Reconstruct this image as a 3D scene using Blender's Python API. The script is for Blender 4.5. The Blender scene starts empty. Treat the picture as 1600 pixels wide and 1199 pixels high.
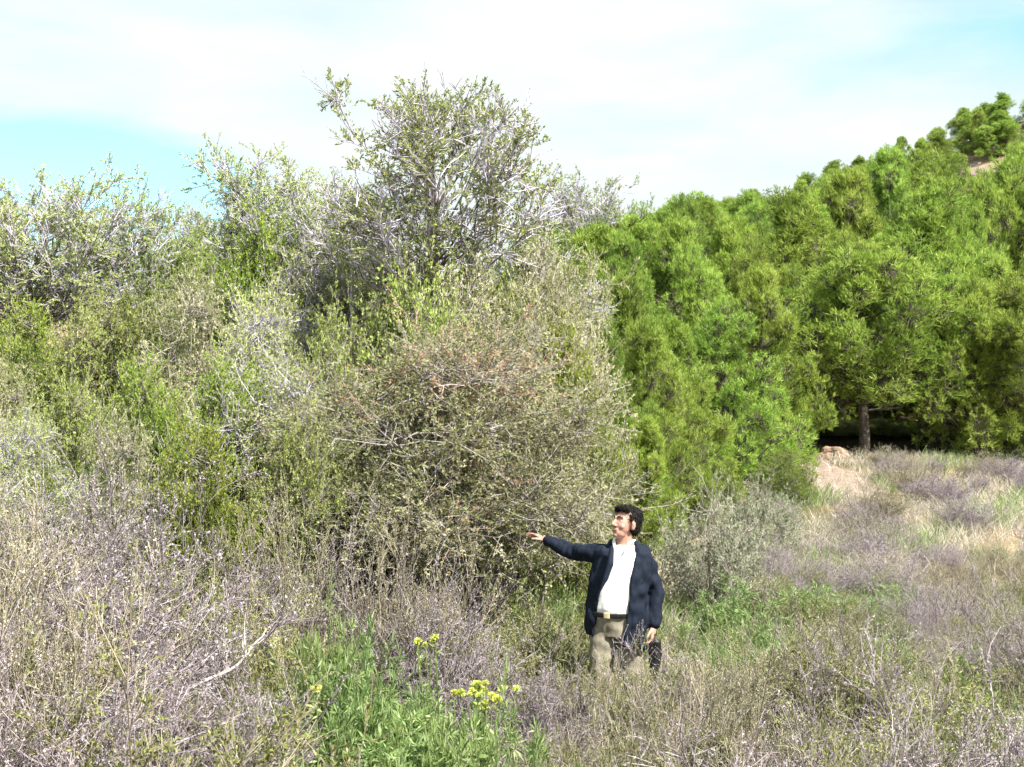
import bpy, bmesh, math, random
import numpy as np
from mathutils import Vector, Matrix, noise as mnoise
scene = bpy.context.scene
COL = scene.collection
F = 2007.0; CZ = 2.6                       # focal length in photo pixels, camera height
SUN_AZ = math.radians(136); SUN_EL = math.radians(50)   # azimuth measured from +Y clockwise (towards +X)

# ------------------------------------------------------------------ terrain
CX = [-140, -60, -52, -26, -10, 0, 7, 20, 32.5, 39, 46, 52, 70, 120, 300]
CH = [5.0, 6.5, 7.5, 8.5, 11.5, 13.5, 14.8, 16.8, 20.5, 23.8, 26.6, 30, 34, 36, 32]
def sstep(a, b, v):
    t = np.clip((v - a) / (b - a), 0, 1); return t * t * (3 - 2 * t)
def H(x, y):
    x = np.asarray(x, float); y = np.asarray(y, float)
    z = 0.02 * np.clip(y - 9, 0, 23)
    z = z + 1.15 * np.clip((8 - y) / 8, 0, 1) ** 1.5
    z = z + 0.24 * np.clip(-x - 0.7, 0, 5) * sstep(2, 6, y) * (1 - sstep(14, 26, y))
    z = z + 0.05 * np.sin(x * 1.7 + y * .6) * np.sin(y * 1.1 - x * .4) * sstep(1, 4, y)
    crest = np.interp(x, CX, CH)
    t = np.clip((y - 33) / 97, 0, 1)
    z = z + (crest - .5) * (t * (1.12 - .12 * t))
    z = z - 0.10 * np.clip(y - 130, 0, 400)
    g = sstep(34, 60, y)
    z = z + g * (0.5 * np.sin(x * .21 + 1) * np.sin(y * .17) + .35 * np.sin(y * .42 + x * .11))
    z = z + 2.9 * sstep(10.2, 20, y) * (1 - sstep(26, 60, y)) * (1 - sstep(-1.6, 2.6, x - .02 * y))
    # little sandy bank in front of the pines, on the right
    z = z + 0.28 * np.exp(-((x - 8.6) / 2.6) ** 2 - ((y - 31) / 1.9) ** 2)
    return z
def h1(x, y): return float(H(x, y))
def X(px, Y): return (px - 800) / F * Y
def Z(py, Y): return CZ + (600 - py) / F * Y

# ------------------------------------------------------------------ mesh accumulation
class Geo:
    def __init__(s): s.v = []; s.q = []; s.t = []; s.m = []; s.n = 0
    def add(s, v, q, tint, mat=0):
        v = np.asarray(v, np.float32).reshape(-1, 3); q = np.asarray(q, np.int32).reshape(-1, 4)
        s.v.append(v); s.q.append(q + s.n); s.n += len(v)
        s.t.append(np.broadcast_to(np.asarray(tint, np.float32), (len(q),)).copy())
        s.m.append(np.full(len(q), mat, np.int32))
    def mesh(s, name, mats, smooth=False):
        v = np.concatenate(s.v); q = np.concatenate(s.q); t = np.concatenate(s.t); m = np.concatenate(s.m)
        me = bpy.data.meshes.new(name)
        me.vertices.add(len(v)); me.vertices.foreach_set('co', v.ravel())
        me.loops.add(q.size); me.loops.foreach_set('vertex_index', q.ravel())
        me.polygons.add(len(q)); me.polygons.foreach_set('loop_start', np.arange(0, q.size, 4, dtype=np.int32))
        me.polygons.foreach_set('loop_total', np.full(len(q), 4, np.int32))
        me.polygons.foreach_set('material_index', m)
        me.update(calc_edges=True)
        a = me.attributes.new('tint', 'FLOAT', 'FACE'); a.data.foreach_set('value', t)
        for mm in mats: me.materials.append(mm)
        if smooth: me.polygons.foreach_set('use_smooth', np.ones(len(q), bool))
        return me
def nrm(a): return a / (np.linalg.norm(a, axis=-1, keepdims=True) + 1e-9)
def tubes(geo, P, R, tint=.5, sides=3, mat=0):
    """P (n,k,3) polylines, R (n,k) radii"""
    P = np.asarray(P, float); n, k, _ = P.shape
    if n == 0: return
    R = np.broadcast_to(R, (n, k))
    T = np.empty_like(P); T[:, 1:-1] = P[:, 2:] - P[:, :-2]; T[:, 0] = P[:, 1] - P[:, 0]; T[:, -1] = P[:, -1] - P[:, -2]
    T = nrm(T)
    ref = np.tile(np.array([.31, .87, .13]), (n, 1)); w = np.abs((nrm(ref) * T.mean(1)).sum(1)) > .9
    ref[w] = [1, .1, .0]
    A = nrm(np.cross(T, ref[:, None, :])); B = np.cross(T, A)
    ang = np.arange(sides) * 2 * math.pi / sides
    V = P[:, :, None, :] + R[:, :, None, None] * (A[:, :, None, :] * np.cos(ang)[None, None, :, None] + B[:, :, None, :] * np.sin(ang)[None, None, :, None])
    idx = np.arange(n * k * sides).reshape(n, k, sides)
    a = idx[:, :-1, :]; b = np.roll(a, -1, 2); c = idx[:, 1:, :]; d = np.roll(c, -1, 2)
    q = np.stack([a, b, d, c], -1)
    tt = np.broadcast_to(np.asarray(tint, float).reshape(-1, 1, 1) if np.ndim(tint) else tint, (n, k - 1, sides))
    geo.add(V.reshape(-1, 3), q.reshape(-1, 4), np.asarray(tt).ravel(), mat)
def leaves(geo, rng, P, D, L, W, tint, mat=0, fold=.25):
    n = len(P)
    if n == 0: return
    D = nrm(D); S = nrm(np.cross(D, rng.normal(size=(n, 3)))); N = np.cross(D, S)
    L = np.broadcast_to(L, (n,))[:, None]; W = np.broadcast_to(W, (n,))[:, None]
    v = np.stack([P, P + D * L * .5 + S * W * .5 + N * W * fold, P + D * L, P + D * L * .5 - S * W * .5 + N * W * fold], 1)
    geo.add(v.reshape(-1, 3), np.arange(n * 4).reshape(n, 4), tint, mat)
def lerp_at(P, t):
    """P (n,k,3), t (n,m) -> points (n,m,3), tangents"""
    k = P.shape[1]; f = np.clip(t, 0, .9999) * (k - 1); i = f.astype(int); u = (f - i)[..., None]
    r = np.arange(len(P))[:, None]
    a = P[r, i]; b = P[r, i + 1]
    return a + (b - a) * u, nrm(b - a)
def grow(P, rng, n, L, spread, up, k=3, t0=.3, t1=1., curve=.15, out=None):
    N = len(P); t = rng.uniform(t0, t1, (N, n)); p, tg = lerp_at(P, t)
    p = p.reshape(-1, 3); tg = tg.reshape(-1, 3)
    d = tg + spread * rng.normal(size=p.shape); d[:, 2] += up
    if out is not None: d += out * nrm(p - np.array([0, 0, p[:, 2].mean()]))
    d = nrm(d); L = L * rng.uniform(.55, 1.25, (len(p), 1))
    s = np.linspace(0, 1, k); bend = curve * rng.normal(size=p.shape)
    Q = p[:, None] + d[:, None] * (L * s)[..., None] + (bend * L)[:, None] * (s ** 2)[None, :, None]
    return Q

# ------------------------------------------------------------------ materials
MATS = {}
def leafmat(name, cols, trans=.35, rough=.55, spec=.25, objvar=.06):
    m = bpy.data.materials.new(name); m.use_nodes = True; nt = m.node_tree; nt.nodes.clear()
    out = nt.nodes.new('ShaderNodeOutputMaterial'); at = nt.nodes.new('ShaderNodeAttribute'); at.attribute_name = 'tint'
    rp = nt.nodes.new('ShaderNodeValToRGB'); rp.color_ramp.interpolation = 'LINEAR'
    while len(rp.color_ramp.elements) < len(cols): rp.color_ramp.elements.new(.5)
    for i, c in enumerate(cols):
        rp.color_ramp.elements[i].position = i / (len(cols) - 1); rp.color_ramp.elements[i].color = (*c, 1)
    nt.links.new(at.outputs['Fac'], rp.inputs['Fac'])
    oi = nt.nodes.new('ShaderNodeObjectInfo'); hs = nt.nodes.new('ShaderNodeHueSaturation')
    mr = nt.nodes.new('ShaderNodeMapRange'); mr.inputs['To Min'].default_value = .5 - objvar * .12; mr.inputs['To Max'].default_value = .5 + objvar * .3
    mv = nt.nodes.new('ShaderNodeMapRange'); mv.inputs['To Min'].default_value = 1 - objvar * 3.5; mv.inputs['To Max'].default_value = 1 + objvar * 3.5
    mu = nt.nodes.new('ShaderNodeMath'); mu.operation = 'FRACT'; m2 = nt.nodes.new('ShaderNodeMath'); m2.operation = 'MULTIPLY'; m2.inputs[1].default_value = 7.31
    nt.links.new(oi.outputs['Random'], mr.inputs['Value']); nt.links.new(oi.outputs['Random'], m2.inputs[0]); nt.links.new(m2.outputs[0], mu.inputs[0]); nt.links.new(mu.outputs[0], mv.inputs['Value'])
    nt.links.new(mr.outputs[0], hs.inputs['Hue']); nt.links.new(mv.outputs[0], hs.inputs['Value']); nt.links.new(rp.outputs[0], hs.inputs['Color'])
    pb = nt.nodes.new('ShaderNodeBsdfPrincipled'); pb.inputs['Roughness'].default_value = rough; pb.inputs['Specular IOR Level'].default_value = spec
    nt.links.new(hs.outputs[0], pb.inputs['Base Color'])
    last = pb
    if trans > 0:
        tr = nt.nodes.new('ShaderNodeBsdfTranslucent'); mx = nt.nodes.new('ShaderNodeMixShader'); mx.inputs[0].default_value = trans
        nt.links.new(hs.outputs[0], tr.inputs['Color']); nt.links.new(pb.outputs[0], mx.inputs[1]); nt.links.new(tr.outputs[0], mx.inputs[2]); last = mx
    nt.links.new(last.outputs[0], out.inputs['Surface']); MATS[name] = m; return m
def solidmat(name, c1, c2=None, scale=20, rough=.8, bump=.0, spec=.3, detail=4, dist=.01):
    m = bpy.data.materials.new(name); m.use_nodes = True; nt = m.node_tree; pb = nt.nodes['Principled BSDF']
    pb.inputs['Roughness'].default_value = rough; pb.inputs['Specular IOR Level'].default_value = spec
    tc = nt.nodes.new('ShaderNodeTexCoord'); nz = nt.nodes.new('ShaderNodeTexNoise'); nz.inputs['Scale'].default_value = scale; nz.inputs['Detail'].default_value = detail
    nt.links.new(tc.outputs['Object'], nz.inputs['Vector'])
    rp = nt.nodes.new('ShaderNodeValToRGB'); rp.color_ramp.elements[0].position = .35; rp.color_ramp.elements[1].position = .65
    rp.color_ramp.elements[0].color = (*c1, 1); rp.color_ramp.elements[1].color = (*(c2 or c1), 1)
    nt.links.new(nz.outputs['Fac'], rp.inputs['Fac']); nt.links.new(rp.outputs[0], pb.inputs['Base Color'])
    if bump:
        b = nt.nodes.new('ShaderNodeBump'); b.inputs['Strength'].default_value = bump; b.inputs['Distance'].default_value = dist
        nt.links.new(nz.outputs['Fac'], b.inputs['Height']); nt.links.new(b.outputs[0], pb.inputs['Normal'])
    MATS[name] = m; return m

M_pine = leafmat('pine_needles', [(.055, .10, .02), (.20, .295, .045), (.385, .49, .09), (.53, .61, .19)], trans=.45, objvar=.065)
M_bushtwig = leafmat('brown_twigs', [(.12, .10, .085), (.28, .25, .22), (.46, .42, .40)], trans=0, rough=.8)
M_bark = solidmat('bark', (.10, .085, .075), (.24, .21, .20), 30, .9, .6)
M_pinebark = solidmat('pine_bark', (.045, .036, .03), (.12, .10, .085), 30, .9, .6)
M_greytwig = leafmat('grey_twigs', [(.24, .22, .27), (.44, .41, .50), (.64, .60, .72)], trans=0, rough=.8)
M_sparse = leafmat('sparse_leaves', [(.20, .26, .08), (.35, .41, .14), (.54, .54, .55), (.50, .58, .16)], trans=.5)
M_olive = leafmat('olive_leaves', [(.11, .15, .03), (.28, .35, .075), (.46, .52, .16), (.60, .62, .36)], trans=.48)
M_drab = leafmat('drab_leaves', [(.12, .13, .045), (.28, .30, .11), (.46, .46, .24), (.62, .58, .46)], trans=.45)
M_palebushtwig = leafmat('pale_brown_twigs', [(.10, .085, .075), (.25, .22, .205), (.50, .46, .45)], trans=0, rough=.8)
M_rust = leafmat('rust_leaves', [(.26, .15, .08), (.40, .26, .15), (.50, .36, .24)], trans=.3)
M_oak = leafmat('green_leaves', [(.09, .14, .02), (.23, .31, .04), (.38, .46, .08), (.50, .54, .20)], trans=.45)
M_dry = leafmat('lilac_twigs', [(.07, .055, .055), (.25, .205, .215), (.56, .50, .54)], trans=0, rough=.85)
M_dryleaf = leafmat('dry_leaflets', [(.14, .15, .06), (.31, .31, .18), (.52, .49, .38)], trans=.25)
M_lilacleaf = leafmat('lilac_leaflets', [(.15, .13, .13), (.36, .32, .335), (.60, .55, .58)], trans=.3)
M_tan = leafmat('tan_twigs', [(.10, .08, .055), (.27, .23, .165), (.50, .44, .36)], trans=0, rough=.85)
M_herb = leafmat('herb_leaves', [(.09, .10, .02), (.20, .24, .06), (.33, .35, .13), (.46, .44, .26)], trans=.3)
M_ash = leafmat('ash_leaves', [(.18, .21, .11), (.36, .40, .25), (.56, .58, .42)], trans=.3)
M_grass = leafmat('green_grass_blades', [(.09, .14, .045), (.18, .265, .08), (.30, .395, .15), (.46, .50, .29)], trans=.4)
M_straw = leafmat('straw_blades', [(.28, .24, .17), (.50, .45, .35), (.68, .63, .53), (.56, .50, .46)], trans=.3)
M_yellow = leafmat('yellow_petals', [(.60, .62, .06), (.74, .76, .16), (.82, .84, .40)], trans=.3)
M_dead = solidmat('dead_wood', (.45, .40, .36), (.68, .63, .58), 25, .85, .4)

def groundmat():
    m = bpy.data.materials.new('soil'); m.use_nodes = True; nt = m.node_tree; pb = nt.nodes['Principled BSDF']
    pb.inputs['Roughness'].default_value = .95; pb.inputs['Specular IOR Level'].default_value = .1
    tc = nt.nodes.new('ShaderNodeTexCoord')
    def nz(s, d=6):
        n = nt.nodes.new('ShaderNodeTexNoise'); n.inputs['Scale'].default_value = s; n.inputs['Detail'].default_value = d
        nt.links.new(tc.outputs['Object'], n.inputs['Vector']); return n
    a = nz(.35); b = nz(9); 
    r1 = nt.nodes.new('ShaderNodeValToRGB'); r1.color_ramp.elements[0].position = .4; r1.color_ramp.elements[1].position = .62
    r1.color_ramp.elements[0].color = (.13, .12, .06, 1); r1.color_ramp.elements[1].color = (.40, .30, .22, 1)
    r2 = nt.nodes.new('ShaderNodeValToRGB'); r2.color_ramp.elements[0].position = .3; r2.color_ramp.elements[1].position = .7
    r2.color_ramp.elements[0].color = (.45, .42, .40, 1); r2.color_ramp.elements[1].color = (1.2, 1.15, 1.05, 1)
    mx = nt.nodes.new('ShaderNodeMix'); mx.data_type = 'RGBA'; mx.blend_type = 'MULTIPLY'; mx.inputs[0].default_value = 1
    nt.links.new(a.outputs['Fac'], r1.inputs['Fac']); nt.links.new(b.outputs['Fac'], r2.inputs['Fac'])
    nt.links.new(r1.outputs[0], mx.inputs[6]); nt.links.new(r2.outputs[0], mx.inputs[7]); nt.links.new(mx.outputs[2], pb.inputs['Base Color'])
    bp = nt.nodes.new('ShaderNodeBump'); bp.inputs['Distance'].default_value = .05; bp.inputs['Strength'].default_value = .7
    nt.links.new(b.outputs['Fac'], bp.inputs['Height']); nt.links.new(bp.outputs[0], pb.inputs['Normal'])
    return m
M_soil = groundmat()
M_sand = solidmat('sand', (.19, .145, .115), (.31, .245, .20), 6, .95, .5, .1, 8, .05)

# ------------------------------------------------------------------ objects helpers
def link(name, data, parent=None):
    o = bpy.data.objects.new(name, data); COL.objects.link(o)
    if parent: o.parent = parent
    return o
def tag(o, label=None, cat=None, group=None, kind=None):
    if label: o['label'] = label
    if cat: o['category'] = cat
    if group: o['group'] = group
    if kind: o['kind'] = kind
    return o

M_painted_shade = solidmat('hollow_shade_paint', (.025, .018, .013), (.055, .04, .03), 9, .95, .6, .1, 8, .04)  # near-black brown that paints the shade of the hollow under the pines
def build_ground():
    xs = np.concatenate([-np.geomspace(500, 14, 40), np.linspace(-13.5, 13.5, 110), np.geomspace(14, 500, 40)])
    ys = np.concatenate([np.linspace(-30, 2, 14), np.linspace(2.3, 40, 150), np.geomspace(40.6, 700, 110)])
    gx, gy = np.meshgrid(xs, ys); gz = H(gx, gy)
    nx, ny = len(xs), len(ys)
    idx = np.arange(nx * ny).reshape(ny, nx)
    q = np.stack([idx[:-1, :-1], idx[:-1, 1:], idx[1:, 1:], idx[1:, :-1]], -1).reshape(-1, 4)
    g = Geo(); g.add(np.stack([gx, gy, gz], -1).reshape(-1, 3), q, .5)
    o = link('ground', g.mesh('ground', [M_soil], True)); tag(o, kind='structure')
build_ground()

def patch(name, outline_fn, cx, cy, rx, ry, lift, mat, n=44, rings=14):
    rng = np.random.default_rng(5)
    vs = []; a = np.linspace(0, 2 * math.pi, n, endpoint=False)
    wob = 1 + .16 * np.sin(3 * a + 1) + .1 * np.sin(5 * a + 2) + .07 * np.sin(9 * a)
    for r in np.linspace(0.02, 1, rings):
        x = cx + rx * r * wob * np.cos(a); y = cy + ry * r * wob * np.sin(a)
        edge = lift if r < .97 else -.03
        vs.append(np.stack([x, y, H(x, y) + edge], -1))
    V = np.stack(vs); idx = np.arange(rings * n).reshape(rings, n)
    q = np.stack([idx[:-1], np.roll(idx[:-1], -1, 1), np.roll(idx[1:], -1, 1), idx[1:]], -1).reshape(-1, 4)
    g = Geo(); g.add(V.reshape(-1, 3), q, .5)
    o = link(name, g.mesh(name, [mat], True)); tag(o, kind='structure'); return o
patch('path', None, 6.9, 28.0, 1.05, 4.3, .02, M_sand)
patch('sand_edge', None, 9.1, 31.4, 2.0, .38, .03, M_sand)
for i, (px, Y, rx, ry) in enumerate([(1525, 118, 3, 6), (1400, 112, 3, 3), (1535, 104, 2.2, 3)]):
    patch('bare_earth', None, X(px, Y), Y, rx, ry, .12, M_sand)

# ------------------------------------------------------------------ plant prototypes
class Proto:                                # list of (part name, mesh), nominal height, nominal width
    def __init__(s, parts, h, w):
        s.parts = parts; allv = []
        for _, me in parts:
            a = np.empty(len(me.vertices) * 3, np.float32); me.vertices.foreach_get('co', a); allv.append(a.reshape(-1, 3))
        a = np.concatenate(allv); s.h = float(np.percentile(a[:, 2], 99.6)); s.w = float(np.percentile(a[:, 0], 99) - np.percentile(a[:, 0], 1)) * 1.04
def randdir(rng, n): return nrm(rng.normal(size=(n, 3)))

def limbs_to(rng, C, ztrunk, k=6, sag=.12, base=(0, 0)):
    """curved limbs from the trunk axis out to lobe centres"""
    n = len(C); z0 = ztrunk(C)
    A = np.stack([np.full(n, base[0]), np.full(n, base[1]), z0], -1)
    s = np.linspace(0, 1, k)[None, :, None]
    P = A[:, None] + (C - A)[:, None] * s
    P[..., 2] -= (sag * np.linalg.norm(C - A, axis=1))[:, None] * np.sin(s[..., 0] * math.pi)
    P[:, 1:-1] += .04 * rng.normal(size=(n, k - 2, 3)) * np.linalg.norm(C - A, axis=1)[:, None, None]
    return P

def pine_proto(seed, Hh=5.0, Rr=1.9, lobes=46, tufts=64, lr=.62, needles=13, nl=.155, nw=.017, base=.12, conic=.6):
    rng = np.random.default_rng(seed)
    zz = base + (.95 - base) * rng.uniform(0, 1, lobes) ** 1.25
    prof = np.sin(np.clip(.13 + .87 * (zz - base) / (1.02 - base), 0, 1) ** conic * math.pi) ** .8
    az = np.arange(lobes) * 2.4 + rng.uniform(-.5, .5, lobes)
    rad = Rr * prof * np.where(rng.uniform(size=lobes) < .3, rng.uniform(.1, .4, lobes), rng.uniform(.5, 1.0, lobes))
    C = np.stack([rad * np.cos(az), rad * np.sin(az), zz * Hh], -1)
    C[-1] = [0.05, 0, Hh * .95]
    lrs = lr * rng.uniform(.55, 1.2, lobes) * (1 - .35 * zz)
    tr = Geo(); K = 10
    trunk = np.stack([.06 * np.sin(np.linspace(0, 5, K) + seed), .06 * np.cos(np.linspace(0, 4, K) + seed), np.linspace(-.15, Hh * .9, K)], -1)[None]
    trunk[:, 0, :2] = 0
    tubes(tr, trunk, np.linspace(.11, .02, K)[None] * (Hh / 5), .5, 8)
    L = limbs_to(rng, C, lambda C: np.clip(C[:, 2] - .45 * np.hypot(C[:, 0], C[:, 1]) - .1, .25, Hh * .88))
    tubes(tr, L, np.linspace(.035, .012, 6)[None], .5, 5)
    # dead lower twigs
    D = grow(L, rng, 3, .5, .8, 0, 4, .2, .8); tubes(tr, D, np.linspace(.008, .003, 4)[None], .5, 3)
    u = randdir(rng, lobes * tufts); r = rng.uniform(.35, 1, lobes * tufts) ** .5
    c = np.repeat(C, tufts, 0); rr = np.repeat(lrs, tufts)
    off = u * (r * rr)[:, None]; off[:, 2] *= 1.25; off[:, :2] *= .88
    P = c + off
    tw = np.stack([c + off * .25, c + off * .65 + [0, 0, -.03], P], 1)
    tubes(tr, tw, np.array([[.009, .006, .004]]), .5, 3)
    outw = nrm(P - np.array([0, 0, Hh * .45])) * .45 + u * .55 + np.array([0, 0, 1.0])
    # needles
    n = len(P); PP = np.repeat(P, needles, 0); DD = nrm(np.repeat(nrm(outw), needles, 0) + .55 * rng.normal(size=(n * needles, 3)))
    PP = PP - DD * .02 + .035 * rng.normal(size=PP.shape)
    lob = np.repeat(rng.uniform(-.16, .16, lobes), tufts); tt = np.repeat(np.clip(.48 + lob + .12 * rng.normal(size=n), 0, 1), needles) + .1 * rng.normal(size=n * needles)
    cr = Geo(); leaves(cr, rng, PP, DD, nl * rng.uniform(.6, 1.2, n * needles), nw, np.clip(tt, 0, 1))
    return Proto([('trunk', tr.mesh('pine_trunk', [M_pinebark])), ('crown', cr.mesh('pine_crown', [M_pine]))], Hh, Rr * 2.2)

def leafy_proto(seed, mat, twig, Hh=2.2, Rr=1.2, lobes=40, tw=30, sub=4, lvs=7, ll=.035, lw=.018, lr=.38, base=.05, tint=(.5, .16), extra=None, low=.0, full=.6):
    """dense rounded bush: stems, twigs in lobes, small leaves on every twig"""
    rng = np.random.default_rng(seed)
    u = randdir(rng, lobes); u[:, 2] = np.abs(u[:, 2]) * 1.15 - low
    C = u * rng.uniform(.4, .92, (lobes, 1)) ** full
    C = C * np.array([Rr, Rr, Hh * .86]); C[:, 2] = np.clip(C[:, 2], base * Hh + .1, Hh * .88)
    C[0] = [0, 0, Hh * .85]
    tr = Geo(); wood = [twig]
    L = limbs_to(rng, C, lambda C: np.full(len(C), .0), k=7, sag=.05)
    tubes(tr, L, np.linspace(.018, .004, 7)[None], rng.uniform(.1, .5, len(L)), 5)
    lrs = lr * rng.uniform(.7, 1.35, lobes)
    uu = randdir(rng, lobes * tw); uu[:, 2] = uu[:, 2] * .8 + .12; c4 = np.repeat(C, tw, 0); r4 = np.repeat(lrs, tw)[:, None] * np.where(rng.uniform(size=(lobes * tw, 1)) < .12, 1.45, rng.uniform(.7, 1.1, (lobes * tw, 1)))
    T = c4[:, None] + uu[:, None] * (r4 * np.array([[.05, .35, .7, 1.0]]))[..., None] + .045 * rng.normal(size=(lobes * tw, 4, 3))
    T[..., 2] = np.maximum(T[..., 2], .03)
    tubes(tr, T, np.linspace(.004, .0022, 4)[None], rng.uniform(0, 1, len(T)), 3)
    S = grow(T, rng, sub, lr * .42, .8, .15, 3, .4, 1.0)
    tubes(tr, S, np.array([[.0022, .0018, .0014]]), rng.uniform(0, 1, len(S)), 3)
    cr = Geo()
    t = rng.uniform(.15, 1, (len(S), lvs)); p, d = lerp_at(S, t)
    n = p.shape[0] * lvs; p = p.reshape(-1, 3); d = d.reshape(-1, 3) + .8 * rng.normal(size=(n, 3)); d[:, 2] += .3
    lt = np.repeat(rng.normal(size=lobes) * tint[1], tw * sub * lvs)
    tt = np.clip(tint[0] + lt + .14 * rng.normal(size=n), 0, 1)
    matid = np.zeros(n, int)
    if extra is not None:
        m2, frac = extra; sel = np.repeat(rng.uniform(size=lobes * tw) < np.repeat(np.where(rng.uniform(size=lobes) < frac * 1.6, .75, .01), tw), sub * lvs)
        leaves(cr, rng, p[sel], d[sel], ll * rng.uniform(.7, 1.3, sel.sum()), lw, tt[sel], 1)
        p, d, tt = p[~sel], d[~sel], tt[~sel]; mats = [mat, m2]
    else: mats = [mat]
    leaves(cr, rng, p, d, ll * rng.uniform(.7, 1.3, len(p)), lw, tt, 0)
    return Proto([('stems', tr.mesh('bush_stems', wood)), ('foliage', cr.mesh('bush_foliage', mats))], Hh, Rr * 2.15)

def sparse_proto(seed, Hh=3.0, Rr=1.1, crown0=.40, lobes=56, tw=10, sub=6, tip=14, green=.7, mat=None, lr=.33):
    """open grey-twigged small tree with tufts of leaves at the tips"""
    rng = np.random.default_rng(seed)
    zz = rng.uniform(crown0 + .08, .93, lobes); t = (zz - crown0) / (1 - crown0)
    prof = np.sqrt(np.clip(1 - ((t - .50) / .58) ** 2, .02, 1))
    az = np.arange(lobes) * 2.4 + rng.uniform(-.6, .6, lobes); rad = Rr * prof * rng.uniform(.1, .85, lobes) ** .7
    C = np.stack([rad * np.cos(az), rad * np.sin(az), zz * Hh], -1)
    tr = Geo(); K = 8; top = Hh * (crown0 + .16)
    trunk = np.stack([.05 * np.sin(np.linspace(0, 4, K) + seed), .05 * np.cos(np.linspace(0, 5, K)), np.linspace(-.1, top, K)], -1)[None]
    tubes(tr, trunk, np.linspace(.085, .022, K)[None] * Hh / 4, .5, 8)
    L = limbs_to(rng, C, lambda C: np.clip(C[:, 2] - 1.0 * np.hypot(C[:, 0], C[:, 1]) - .4, Hh * crown0 * .8, top * .98), k=6, sag=.06)
    tubes(tr, L, np.linspace(.011, .0035, 6)[None], .5, 5)
    T = grow(L, rng, tw, lr, .7, .3, 4, .55, 1.0, out=.2)
    S = grow(T, rng, sub, lr * .45, .65, .3, 3, .3, 1.0)
    tg = Geo()
    tubes(tg, T, np.linspace(.006, .0035, 4)[None], rng.uniform(.1, 1, len(T)), 3)
    tubes(tg, S, np.array([[.0042, .0036, .0026]]), rng.uniform(.2, 1, len(S)), 3)
    cr = Geo()
    isg = np.repeat(rng.uniform(size=len(T)) < green, sub)
    q, d = lerp_at(S, rng.uniform(.2, 1, (len(S), tip)))
    n = len(S) * tip; p = q.reshape(-1, 3); d = d.reshape(-1, 3) + .55 * rng.normal(size=(n, 3)); gg = np.repeat(isg, tip)
    tt = np.where(gg, np.where(rng.uniform(size=n) < .5, .95, .25), .62) + .1 * rng.normal(size=n)
    keep = gg | (rng.uniform(size=n) < .12)
    leaves(cr, rng, p[keep], d[keep], np.where(gg[keep], .036, .026) * rng.uniform(.7, 1.3, keep.sum()), np.where(gg[keep], .015, .010), np.clip(tt[keep], 0, 1))
    return Proto([('trunk', tr.mesh('tree_trunk', [M_bark])), ('twigs', tg.mesh('tree_twigs', [M_greytwig])), ('foliage', cr.mesh('tree_foliage', [mat or M_sparse]))], Hh, Rr * 2.2)

def twiggy_proto(seed, tmat, lmat, Hh=.8, stems=64, c1=9, c2=6, spread=.55, lv=3, ll=.012, lw=.007, r=1.0, up=.35, ltint=.5):
    """low dry shrub: fans of fine twigs"""
    rng = np.random.default_rng(seed); g = Geo(); cr = Geo()
    a = rng.uniform(0, 6.28, stems); rad = .10 * np.sqrt(rng.uniform(size=stems))
    B = np.stack([rad * np.cos(a), rad * np.sin(a), np.full(stems, -.04)], -1)
    d = np.stack([np.cos(a) * spread * rng.uniform(0, 1.5, stems), np.sin(a) * spread * rng.uniform(0, 1.5, stems), np.ones(stems)], -1)
    d = nrm(d + .15 * rng.normal(size=d.shape)); L = Hh * rng.uniform(.35, 1.0, stems)[:, None]
    s = np.linspace(0, 1, 5); P = B[:, None] + d[:, None] * (L * s)[..., None] + (.24 * rng.normal(size=d.shape) * L)[:, None] * (s ** 2)[None, :, None]
    P[:, 1:] += .012 * rng.normal(size=P[:, 1:].shape)
    tubes(g, P, np.linspace(.0038, .0016, 5)[None] * r, rng.uniform(.0, .45, stems), 3)
    T = grow(P, rng, c1, Hh * .24, .6, up, 4, .25, 1.0, curve=.3)
    tubes(g, T, np.linspace(.0021, .0012, 4)[None] * r, rng.uniform(.1, .8, len(T)), 3)
    S = grow(T, rng, c2, Hh * .13, .65, up, 3, .25, 1.0)
    tubes(g, S, np.array([[.0015, .0013, .001]]) * r, rng.uniform(.2, .9, len(S)), 3)
    parts = [('twigs', g.mesh('shrub_twigs', [tmat]))]
    if lv:
        q, dd = lerp_at(S, rng.uniform(.2, 1, (len(S), lv))); n = len(S) * lv
        leaves(cr, rng, q.reshape(-1, 3), dd.reshape(-1, 3) + .8 * rng.normal(size=(n, 3)), ll * rng.uniform(.6, 1.3, n), lw, np.clip(ltint + .22 * rng.normal(size=n), 0, 1))
        parts.append(('foliage', cr.mesh('shrub_foliage', [lmat])))
    return Proto(parts, Hh * 1.02, Hh * 1.25)

PR = {}
PR['pine'] = [pine_proto(11, base=.05, lobes=60), pine_proto(12, Rr=1.7, conic=.7, lobes=56, base=.05), pine_proto(13, Rr=2.1, lr=.66, lobes=58, base=.03), pine_proto(14, Rr=1.6, conic=.5, base=.08, lobes=52), pine_proto(15, Rr=1.9, lobes=66, lr=.55, base=.03)]
PR['tallpine'] = [pine_proto(16, base=.36, lobes=50, lr=.58, conic=.8)]
PR['oak'] = [leafy_proto(s, M_oak, M_bushtwig, lobes=44, ll=.032, lw=.021, lvs=15, tint=(.5, .14)) for s in (21, 22)]
PR['olive'] = [leafy_proto(31, M_olive, M_bushtwig, ll=.032, lw=.018, lvs=13), leafy_proto(32, M_drab, M_bushtwig, ll=.03, lw=.016, tint=(.62, .18), lvs=12), leafy_proto(33, M_olive, M_greytwig, ll=.03, lw=.014, lvs=8, tint=(.7, .2))]
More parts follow.
